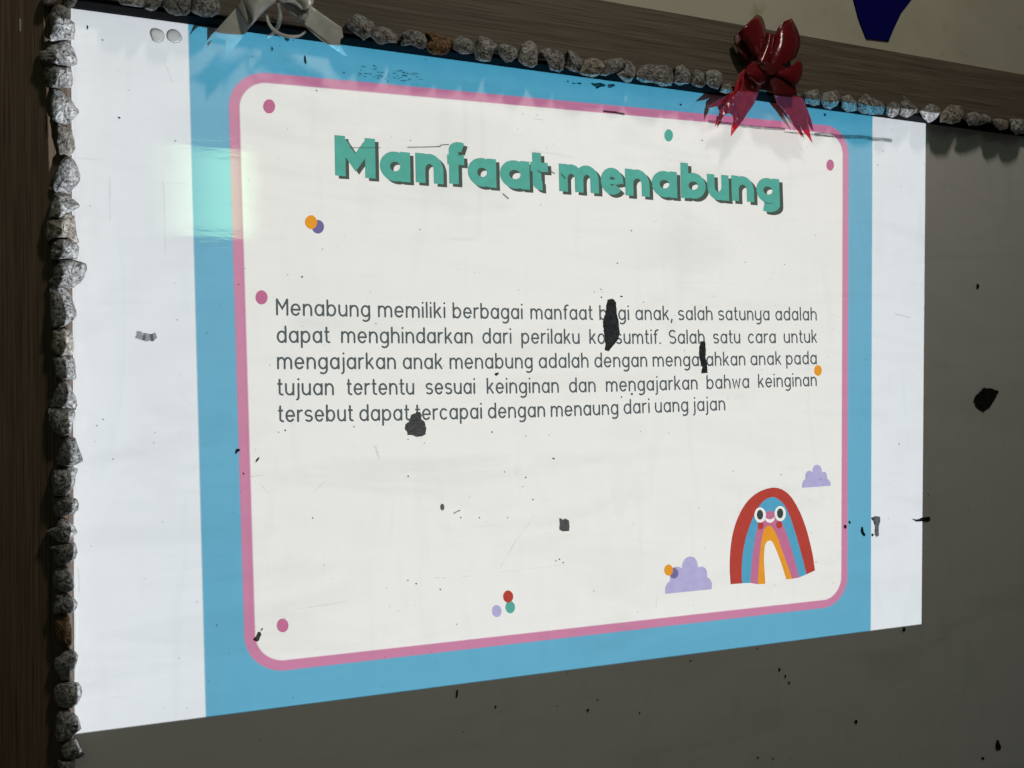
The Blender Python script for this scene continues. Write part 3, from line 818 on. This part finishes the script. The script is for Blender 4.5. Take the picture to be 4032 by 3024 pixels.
rpart('cheek', ellipse(1047, 583, 22, 27), D5+.00015, M_RED)

# ------------------------------------------------------------------ peeled patches, specks, smears on the board
Z3 = fr(2100, 1100, .5425); Z2 = fr(1000, 1100, .5425); Z5 = fr(900, 1700, .6632); Z6 = fr(3200, 900, 1.28); Z7 = fr(1500, 1900, 1.1447)
ZB = fr(2600, 0, .4521); ZA2 = fr(700, 0, .4521)
def rough(pts, amp=1.2):
    out = []
    for i in range(len(pts)):
        a, b = pts[i], pts[(i+1) % len(pts)]
        out.append(a)
        d = math.hypot(b[0]-a[0], b[1]-a[1]); k = int(d//9)
        for j in range(1, k+1):
            u = j/(k+1)
            out.append((a[0]+(b[0]-a[0])*u + rnd.uniform(-amp, amp), a[1]+(b[1]-a[1])*u + rnd.uniform(-amp, amp)))
    return out
def patch(pts, mat=M_PATCH, amp=1.2, name='peeled_patch'):
    return flat(name, rough(pts, amp), D6, mat, wb)
patch(Z3([(540,150),(580,142),(600,165),(605,230),(618,300),(628,380),(620,430),(580,480),(550,520),(520,515),(525,470),(515,390),(505,310),(525,250),(530,190)]))
patch(Z3([(1215,450),(1245,448),(1252,500),(1250,560),(1262,620),(1265,680),(1220,682),(1230,640),(1205,570),(1205,500)]))
patch(Z2([(1140,990),(1165,975),(1180,965),(1205,962),(1218,985),(1215,1015),(1240,1035),(1252,1080),(1245,1125),(1215,1140),(1180,1143),(1155,1132),(1115,1130),(1112,1105),(1095,1085),(1100,1055),(1130,1030)]))
patch(Z2([(1745,690),(1755,680),(1778,676),(1775,688),(1758,702)]), M_SPECK, .3)
patch(Z5(ellipse(1270,448,12,20,12)), M_PATCH, .3)
patch(Z5([(1965,516),(1975,515),(1985,525),(2000,516),(2020,525),(2025,560),(2022,590),(1985,592),(1965,582),(1967,550)]), M_PATCH, .8)
patch(Z5([(38,130),(45,105),(60,100),(72,110),(55,118),(45,130)]), M_SPECK, .5)
patch(Z5([(160,185),(165,165),(185,150),(180,165),(170,175)]), M_SPECK, .5)
patch(Z5([(145,1235),(155,1225),(165,1215),(175,1190),(190,1188),(195,1205),(185,1225),(180,1240),(165,1247)]), M_PATCH, .5)
patch(Z5([(191,1180),(200,1166),(206,1168),(196,1181)]), M_SPECK, .2)
patch(Z5([(1352,1535),(1362,1532),(1362,1550),(1358,1578),(1350,1575)]), M_SPECK, .4)
patch(ZR([(1645,600),(1655,600),(1662,635),(1675,655),(1665,667),(1650,655),(1640,630)]), M_SPECK, .4)
patch(ZR([(1715,535),(1745,522),(1780,525),(1780,560),(1770,600),(1772,660),(1755,672),(1742,655),(1745,600),(1735,565)]), M_GREYMARK, 1.0)
patch(ZR([(2010,540),(2050,547),(2090,530),(2140,525),(2145,545),(2135,558),(2090,558),(2040,560)]), M_SPECK, .5)
patch(Z6([(500,515),(525,490),(550,492),(573,500),(560,525),(545,550),(525,565),(505,550),(495,530)]), M_SPECK, 1.5)
specks = [(ZR, 1528,597,10,13),(ZR,1560,566,8,10),(ZR,1725,657,8,9),(ZR,1953,1343,11,15),(Z6,508,177,5,8),(Z6,570,1592,9,17),(Z6,133,1517,4,5),(Z6,523,1630,4,4),
 (Z7,1371,643,4,5),(Z7,1391,667,3,5),(Z7,1404,688,4,4),(Z7,1636,822,4,6),(Z7,1294,571,3,3),(Z7,1065,613,3,3),(Z7,712,783,4,6),(Z7,890,793,3,4),(Z7,2072,950,4,5),(Z7,1297,946,3,4),(Z7,1349,950,3,3),
 (Z7,745,748,3,3),(Z7,606,770,3,2),(Z7,640,658,2,2),(Z7,394,772,3,5),(Z2,885,322,7,2),(Z2,1730,1108,5,7),(Z2,728,1072,4,5),(Z2,180,1110,4,4),(Z2,228,1097,5,6),(Z3,640,125,10,5),(Z3,492,72,4,4),(Z3,716,833,8,8),(Z3,640,855,5,5),(Z3,495,130,5,5),
 (Z5,1930,160,6,5),(Z5,1765,272,4,4),(Z5,1067,265,4,5),(Z5,1808,403,4,4),(Z5,1988,778,4,4),(Z5,1965,757,4,4),(Z5,1945,768,5,3),(Z5,1115,903,4,4),(Z5,1258,936,4,5),(Z5,1065,883,4,4),(Z5,500,512,4,4),(Z5,1490,510,4,4),(Z5,1380,511,4,4),(Z5,90,249,5,5),
 (ZB,180,912,9,10),(ZB,1435,1000,8,12),(ZB,365,1222,5,6),(ZA2,650,490,6,4),(ZA2,822,425,5,18),(ZA2,1110,520,8,34),(ZA2,1710,573,8,5),(ZA2,1448,632,6,5),(ZA2,1965,630,10,4),(ZA2,1830,710,4,5),(ZA2,2158,520,4,4),(ZA2,1978,460,8,5),
 (fr(0,0,1),470,464,5,4),(fr(0,0,1),405,158,3,2),(fr(0,0,1),940,1120,2,2),(fr(0,0,1),1190,1090,3,4),(fr(0,0,1),345,108,3,8)]
vs, fs = [], []
for fn, cx, cy, rx, ry in specks:
    b0 = len(vs); pts = fn(ellipse(cx, cy, rx, ry, 9, .25))
    vs += [at(x, y, D6) for x, y in pts]; fs.append(tuple(range(b0, b0+9)))
for _ in range(150):                     # fine dirt scattered over the board
    x, y = rnd.uniform(320, 4000), rnd.uniform(300, 2990)
    r_ = rnd.uniform(0.7, 1.9); b0 = len(vs)
    vs += [at(px, py, D6) for px, py in ellipse(x, y, r_*rnd.uniform(.7, 1.6), r_*rnd.uniform(.7, 1.4), 6, .2)]; fs.append(tuple(range(b0, b0+6)))
o = link('dirt_specks', vs, fs, M_SPECK, wb); orient(o.data); o['kind'] = 'stuff'

def scratch(pts, hw, mat, name='scratch', dep=D6+.0001):
    vs, fs = [], []
    P = [(at(x, y, dep).x, at(x, y, dep).z) for x, y in pts]
    ribbon(vs, fs, P, hw, dep, True)
    o = link(name, vs, fs, mat, wb); orient(o.data); return o
scratch(T6([(200,492),(260,486),(350,498),(450,512),(520,512),(600,512),(700,522),(760,535),(850,540),(925,548)]), .0042, M_SMEAR, 'marker_smear')
scratch(ZB([(430,1060),(560,1075),(700,1095),(850,1112),(1080,1125)]), .0030, M_SMEAR, 'marker_smear')
scratch(ZB([(1080,1150),(1250,1165),(1400,1180),(1500,1190)]), .0016, M_SMEAR, 'marker_smear')
scratch(fr(1300, 0, .7233)([(1490,606),(1550,612),(1600,622)]), .0018, M_GREYMARK, 'marker_smear')
scratch(fr(1300, 0, .7233)([(1115,648),(1162,653)]), .0010, M_FAINT)
scratch([TT(p) for p in ((448,144),(520,143),(588,141),(596,134),(628,132))], .0006, M_GREYMARK)
scratch([TT(p) for p in ((195,146),(330,146))], .0004, M_TSH)
scratch([TT(p) for p in ((865,348),(886,366))], .0013, M_GREYMARK)
scratch([TT(p) for p in ((1062,242),(1088,258))], .0010, M_GREYMARK)
scratch([TT(p) for p in ((1015,245),(1040,262))], .0010, M_TSH)
scratch([TT(p) for p in ((1118,262),(1134,278))], .0012, M_TSH)
scratch([TT(p) for p in ((1520,468),(1535,462))], .0008, M_FAINT)
scratch(Z5([(1338,485),(1352,478),(1375,466)]), .0006, M_GREYMARK)
scratch(Z5([(868,88),(882,115),(893,145)]), .0020, M_FAINT)
scratch(Z5([(1228,868),(1282,868)]), .0009, M_FAINT)
scratch(Z5([(1385,860),(1432,859)]), .0007, M_FAINT)
scratch(Z5([(415,1052),(700,1008)]), .0005, M_FAINT)
scratch(Z5([(1608,835),(2000,790)]), .0005, M_FAINT)
scratch(Z5([(1820,490),(1700,660),(1610,815)]), .0006, M_FAINT)
scratch(Z5([(500,370),(568,295)]), .0007, M_FAINT)
scratch(Z5([(195,320),(240,365)]), .0006, M_FAINT)
scratch(Z5([(130,270),(205,255)]), .0006, M_FAINT)
scratch(ZR([(165,1100),(155,1185)]), .0008, M_FAINT)
scratch(Z6([(255,263),(275,268),(298,274)]), .0018, M_FAINT)
scratch([(640,715),(648,780),(652,1000)], .0006, M_FAINT)
scratch([(434,700),(434,870)], .0008, M_FAINT)
scratch([(308,2240),(312,2330)], .0010, M_FAINT)
scratch([(645,230),(665,285),(680,325)], .0006, M_FAINT)
for fn, pts in ((T4, [(680,545),(720,550),(790,540),(850,565),(840,580),(780,590),(740,605),(730,580),(700,570)]), (T4, [(870,560),(940,555),(945,575),(900,600),(865,590)]),
                (T4, [(735,590),(775,585),(770,600),(740,608)]), (T2, [(1185,545),(1255,550),(1245,590),(1225,608),(1190,585)]), (T2, [(1470,800),(1485,830),(1508,915),(1490,930),(1470,880)]),
                (T4, [(530,540),(580,545),(575,560),(535,552)]), (T4, [(425,520),(442,520),(440,535),(425,535)]), (T4, [(475,540),(515,548),(512,556),(480,552)])):
    patch(fn(pts), M_GREENINK, 1.5, 'marker_residue')
scratch([(79, 76), (80, 98), (80, 120)], .0012, M_CHIPW, 'pale_chip', RD + .0004)
vs, fs = [], []
for _ in range(46):                     # scribbled residue above the pink border
    x, y = ZA2([(rnd.uniform(1560, 2120), 0)])[0][0], 0
    y = 255 + (x - 1400)*.10 + rnd.uniform(0, 46)
    L_ = rnd.uniform(3, 22); b0 = len(vs)
    vs += [at(px, py, D6) for px, py in ((x, y), (x + L_, y + L_*.12 + rnd.uniform(-1, 1)), (x + L_*.9, y + L_*.12 + rnd.uniform(1, 2.6)), (x + .1*L_, y + rnd.uniform(1, 2.4)))]; fs.append((b0, b0+1, b0+2, b0+3))
o = link('marker_flecks', vs, fs, M_GREENINK, wb); orient(o.data); o['kind'] = 'stuff'

# tape scrap and glue dots
ZT = fr(500, 900, .3012)
tp = thing('tape_scrap', 'small torn scrap of greyish clear tape stuck on the white left margin', 'tape', at(575, 1325, .001))
o = flat('tape_strip', rough(ZT([(130,1345),(180,1345),(215,1370),(260,1368),(300,1382),(340,1380),(375,1362),(387,1400),(398,1425),(350,1470),(330,1478),(290,1465),(250,1478),(205,1460),(160,1448),(110,1430),(130,1395)]), .6), .0021, M_TAPE, tp)
flat('fold', ZT([(222,1370),(255,1370),(232,1462),(200,1458)]), .0023, M_TAPE2, tp)
flat('fold', ZT([(298,1382),(338,1382),(352,1468),(318,1474)]), .0023, M_TAPE2, tp)
def dome(parent, pts, hgt, mat, name):
    cx = sum(p[0] for p in pts)/len(pts); cy = sum(p[1] for p in pts)/len(pts)
    N = len(pts); vs = []; fs = []
    for s, d in ((1, .0), (.93, .55), (.75, .85), (.4, 1.0)):
        vs += [at(cx + (x-cx)*s, cy + (y-cy)*s, .002 + hgt*d) for x, y in pts]
    vs.append(at(cx, cy, .002 + hgt*1.02))
    for k in range(3):
        for i in range(N): fs.append((k*N+i, k*N+(i+1) % N, (k+1)*N+(i+1) % N, (k+1)*N+i))
    for i in range(N): fs.append((3*N+i, 3*N+(i+1) % N, 4*N))
    return link(name, vs, fs, mat, parent, True)
for lab, pts in (('round blob of dried clear glue, left one of two near the top left corner', [(1240,410),(1255,370),(1290,355),(1350,368),(1395,395),(1410,440),(1400,490),(1370,520),(1320,525),(1275,505),(1258,465)]),
                 ('round blob of dried clear glue, right one beside the blue edge', [(1445,430),(1465,390),(1510,368),(1570,380),(1610,420),(1632,470),(1610,515),(1550,535),(1500,520),(1460,490)])):
    q = T1(pts); c = (sum(p[0] for p in q)/len(q), sum(p[1] for p in q)/len(q))
    gt = thing('glue_blob', lab, 'glue', at(c[0], c[1], .001), 'dried glue blobs on the board')
    qs = smooth_loop(q, 1)
    flat('dirty_rim', [(c[0]+(x-c[0])*1.07, c[1]+(y-c[1])*1.07) for x, y in qs], .0019, M_GLUE2, gt)
    dome(gt, qs, .0015, M_GLUE, 'blob')

# ------------------------------------------------------------------ bows
def sheet(name, pts, dfn, mat, parent, cuts=3, sm=False, thick=.0004):
    """ribbon piece: outline in pixels, depth in metres from dfn(u, v) over its bounding box"""
    me = bpy.data.meshes.new(name)
    bm = bmesh.new()
    x0, x1 = min(p[0] for p in pts), max(p[0] for p in pts); y0, y1 = min(p[1] for p in pts), max(p[1] for p in pts)
    f_ = bm.faces.new([bm.verts.new((x, y, 0)) for x, y in pts]); f_.normal_update()
    bmesh.ops.triangulate(bm, faces=[f_], ngon_method='EAR_CLIP')
    for _ in range(cuts):
        bmesh.ops.subdivide_edges(bm, edges=bm.edges[:], cuts=1, use_grid_fill=True)
    for v_ in bm.verts:
        px, py = v_.co.x, v_.co.y
        v_.co = at(px, py, dfn((px-x0)/(x1-x0), (py-y0)/(y1-y0)))
    for f_ in bm.faces:
        f_.smooth = True
    bmesh.ops.recalc_face_normals(bm, faces=bm.faces[:])
    bm.to_mesh(me); bm.free(); me.materials.append(mat)
    o = bpy.data.objects.new(name, me); col.objects.link(o)
    o.parent = parent; o.matrix_parent_inverse = Matrix.Translation(parent.location).inverted()
    md = o.modifiers.new('thickness', 'SOLIDIFY'); md.thickness = thick
    return o
def band(name, ra, rb_, dfn, mat, parent, n=14, mcnt=8):
    """curved ribbon loop between two edge curves (pixels); dfn(along, across)"""
    A_, B_ = resample(ra, n), resample(rb_, n)
    vs = []
    for i in range(n):
        for j in range(mcnt):
            u = j/(mcnt-1)
            vs.append(at(A_[i][0]*(1-u) + B_[i][0]*u, A_[i][1]*(1-u) + B_[i][1]*u, dfn(i/(n-1), u)))
    fs = [(i*mcnt+j, i*mcnt+j+1, (i+1)*mcnt+j+1, (i+1)*mcnt+j) for i in range(n-1) for j in range(mcnt-1)]
    o = link(name, vs, fs, mat, None, True)
    o.parent = parent; o.matrix_parent_inverse = Matrix.Translation(parent.location).inverted()
    md = o.modifiers.new('thickness', 'SOLIDIFY'); md.thickness = .0004
    return o
S = math.sin; PI = math.pi
# silvery white bow
sb = thing('ribbon_bow', 'silvery white ribbon bow hanging at the top edge, cut by the top of the photo', 'bow', at(1100, -20, RD + .005), 'gift bows stuck on the top rail')
sheet('tail', T2([(490,100),(250,370),(130,500),(10,650),(90,600),(170,560),(240,570),(325,590),(318,700),(308,860),(360,780),(440,700),(560,560),(650,430),(700,370),(600,230)]),
      lambda u, v: .050 + .012*S(PI*u) - .012*v, M_SILVER, sb)
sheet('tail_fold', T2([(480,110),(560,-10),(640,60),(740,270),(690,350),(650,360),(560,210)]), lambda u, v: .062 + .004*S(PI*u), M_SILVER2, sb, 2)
band('loop', T2([(540,-90),(620,90),(720,270),(700,330)]), T2([(1060,-90),(1050,20),(900,150),(680,390)]), lambda a, u: .066 + .014*S(PI*u), M_SILVER, sb)
sheet('tail', T2([(1110,30),(1330,60),(1560,70),(1600,110),(1800,250),(2010,400),(2035,540),(1990,575),(1985,650),(2030,720),(2092,825),(2000,780),(1900,710),(1700,580),(1500,400),(1250,190)]),
      lambda u, v: .054 + .010*S(PI*(u+v)/2) - .010*v, M_SILVER, sb)
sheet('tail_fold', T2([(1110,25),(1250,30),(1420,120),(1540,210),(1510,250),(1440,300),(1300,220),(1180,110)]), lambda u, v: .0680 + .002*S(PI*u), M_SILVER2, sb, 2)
band('loop', T2([(1100,-90),(1110,10),(1300,50),(1420,140)]), T2([(1620,-90),(1605,0),(1590,70),(1500,130)]), lambda a, u: .072 + .010*S(2.2*PI*u)**2, M_SILVER, sb)
def curl(pts, w0, dep, name='curling_string'):
    P = resample(pts, 22); n = len(P)
    ra = []; rbb = []
    for i in range(n):
        a, b_ = P[max(0, i-1)], P[min(n-1, i+1)]
        dx_, dy_ = b_[0]-a[0], b_[1]-a[1]; L_ = math.hypot(dx_, dy_)
        w_ = w0*(.25 + .75*S(PI*(.12 + .8*i/(n-1))))
        ra.append((P[i][0]-dy_/L_*w_, P[i][1]+dx_/L_*w_)); rbb.append((P[i][0]+dy_/L_*w_, P[i][1]-dx_/L_*w_))
    vs = []
    for i in range(n):
        for j in range(4):
            u = j/3
            vs.append(at(ra[i][0]*(1-u)+rbb[i][0]*u, ra[i][1]*(1-u)+rbb[i][1]*u, dep(i/(n-1)) + .0015*S(PI*u)))
    fs = [(i*4+j, i*4+j+1, (i+1)*4+j+1, (i+1)*4+j) for i in range(n-1) for j in range(3)]
    o = link(name, vs, fs, M_SILVER, None, True); o.parent = sb; o.matrix_parent_inverse = Matrix.Translation(sb.location).inverted()
    md = o.modifiers.new('thickness', 'SOLIDIFY'); md.thickness = .0005
curl(T2([(1085,50),(1115,150),(1115,280),(1070,420),(1000,500),(920,555)]), 7.5, lambda t_: .050 - .012*t_)
curl(T2([(915,190),(950,330),(1020,430),(1150,510),(1300,532),(1410,515),(1490,455)]), 6.5, lambda t_: .052 + .006*S(PI*t_))

# red bow
rbw = thing('ribbon_bow', 'glossy red ribbon bow with jagged tails hanging over the pink border', 'bow', at(3020, 270, RD + .005), 'gift bows stuck on the top rail')
sheet('tail', ZB([(690,790),(730,640),(760,590),(880,745),(850,820),(820,900),(760,985),(700,1075),(612,1190),(618,1110),(638,1050),(625,1000),(598,985),(560,1000),(475,1105),(490,1020),(520,960),(610,860)]),
      lambda u, v: .058 + .010*S(PI*u) + .0022*S(19*u + 13*v) + .0012*S(31*u - 23*v) - .022*v, M_REDT, rbw, 4)
sheet('tail', ZB([(640,790),(690,640),(745,590),(730,640),(690,790),(600,875),(500,925),(395,945),(470,890),(560,840)]),
      lambda u, v: .048 + .004*S(PI*v) - .012*v, M_REDT, rbw, 3)
sheet('tail', ZB([(945,650),(1000,660),(1080,690),(1175,745),(1190,830),(1240,855),(1275,940),(1310,1030),(1335,1145),(1310,1120),(1285,1075),(1305,1170),(1325,1250),(1290,1200),(1250,1150),(1205,1085),(1190,1060),(1215,1130),(1235,1200),(1195,1140),(1150,1060),(1085,975),(1010,890),(975,790)]),
      lambda u, v: .060 + .009*S(PI*u*1.4) - .020*v + .002*S(11*v), M_REDT, rbw, 4)
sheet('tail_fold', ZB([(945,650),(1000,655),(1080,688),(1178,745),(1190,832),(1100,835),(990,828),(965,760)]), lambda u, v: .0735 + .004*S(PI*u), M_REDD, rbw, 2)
band('loop', ZB([(682,282),(720,350),(780,430),(835,515)]), ZB([(835,128),(885,150),(920,260),(925,330),(890,440)]), lambda a, u: .058 + .020*S(PI*(.15+.8*u)), M_REDR, rbw)
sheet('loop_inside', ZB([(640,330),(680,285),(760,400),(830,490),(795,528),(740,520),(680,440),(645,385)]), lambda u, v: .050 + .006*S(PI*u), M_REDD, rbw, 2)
band('loop', ZB([(925,280),(905,380),(865,470),(838,512)]), ZB([(1000,300),(990,400),(960,520),(935,620)]), lambda a, u: .072 + .008*S(PI*u), M_REDR, rbw)
band('loop', ZB([(995,300),(975,400),(940,500),(930,590),(965,640)]), ZB([(1145,162),(1190,250),(1218,340),(1212,410),(1180,500)]), lambda a, u: .070 + .014*S(PI*u)*(.6+.4*S(PI*a)), M_REDR, rbw)
sheet('loop_top', ZB([(995,300),(1030,235),(1080,185),(1145,160),(1160,200),(1100,240),(1060,290),(1010,340)]), lambda u, v: .064 + .010*S(PI*u), M_REDR, rbw, 2)
band('loop', ZB([(735,600),(790,540),(850,530),(930,560)]), ZB([(790,700),(860,745),(925,705),(945,650)]), lambda a, u: .066 + .012*S(PI*u), M_REDR, rbw)
band('loop', ZB([(1000,575),(1080,600),(1160,560),(1205,520),(1240,560)]), ZB([(955,650),(1060,680),(1130,715),(1185,742),(1235,650)]), lambda a, u: .074 + .008*S(PI*a) + .004*S(PI*u), M_REDR, rbw)
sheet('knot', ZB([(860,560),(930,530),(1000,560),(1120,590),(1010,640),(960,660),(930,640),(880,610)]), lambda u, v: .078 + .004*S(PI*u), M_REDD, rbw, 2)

# ------------------------------------------------------------------ navy cut-out shape on the wall
nv = [at(x, y, 0) for x, y in fr(3200, 0, .4521)([(330,-230),(390,0),(430,150),(495,318),(690,340),(730,240),(800,90),(870,0),(1000,-180),(1010,-260),(600,-300)])]
n_ = len(nv)
vs = [(p.x, .0118, p.z) for p in nv] + [(p.x, .008, p.z) for p in nv]
fs = [tuple(range(n_, 2*n_))] + [(i, (i+1) % n_, n_+(i+1) % n_, n_+i) for i in range(n_)]
navy = link('wall_cutout', vs, fs, M_NAVY)
navy['label'] = 'tapering navy blue foam cut-out on the cream wall above the top rail'; navy['category'] = 'wall decoration'
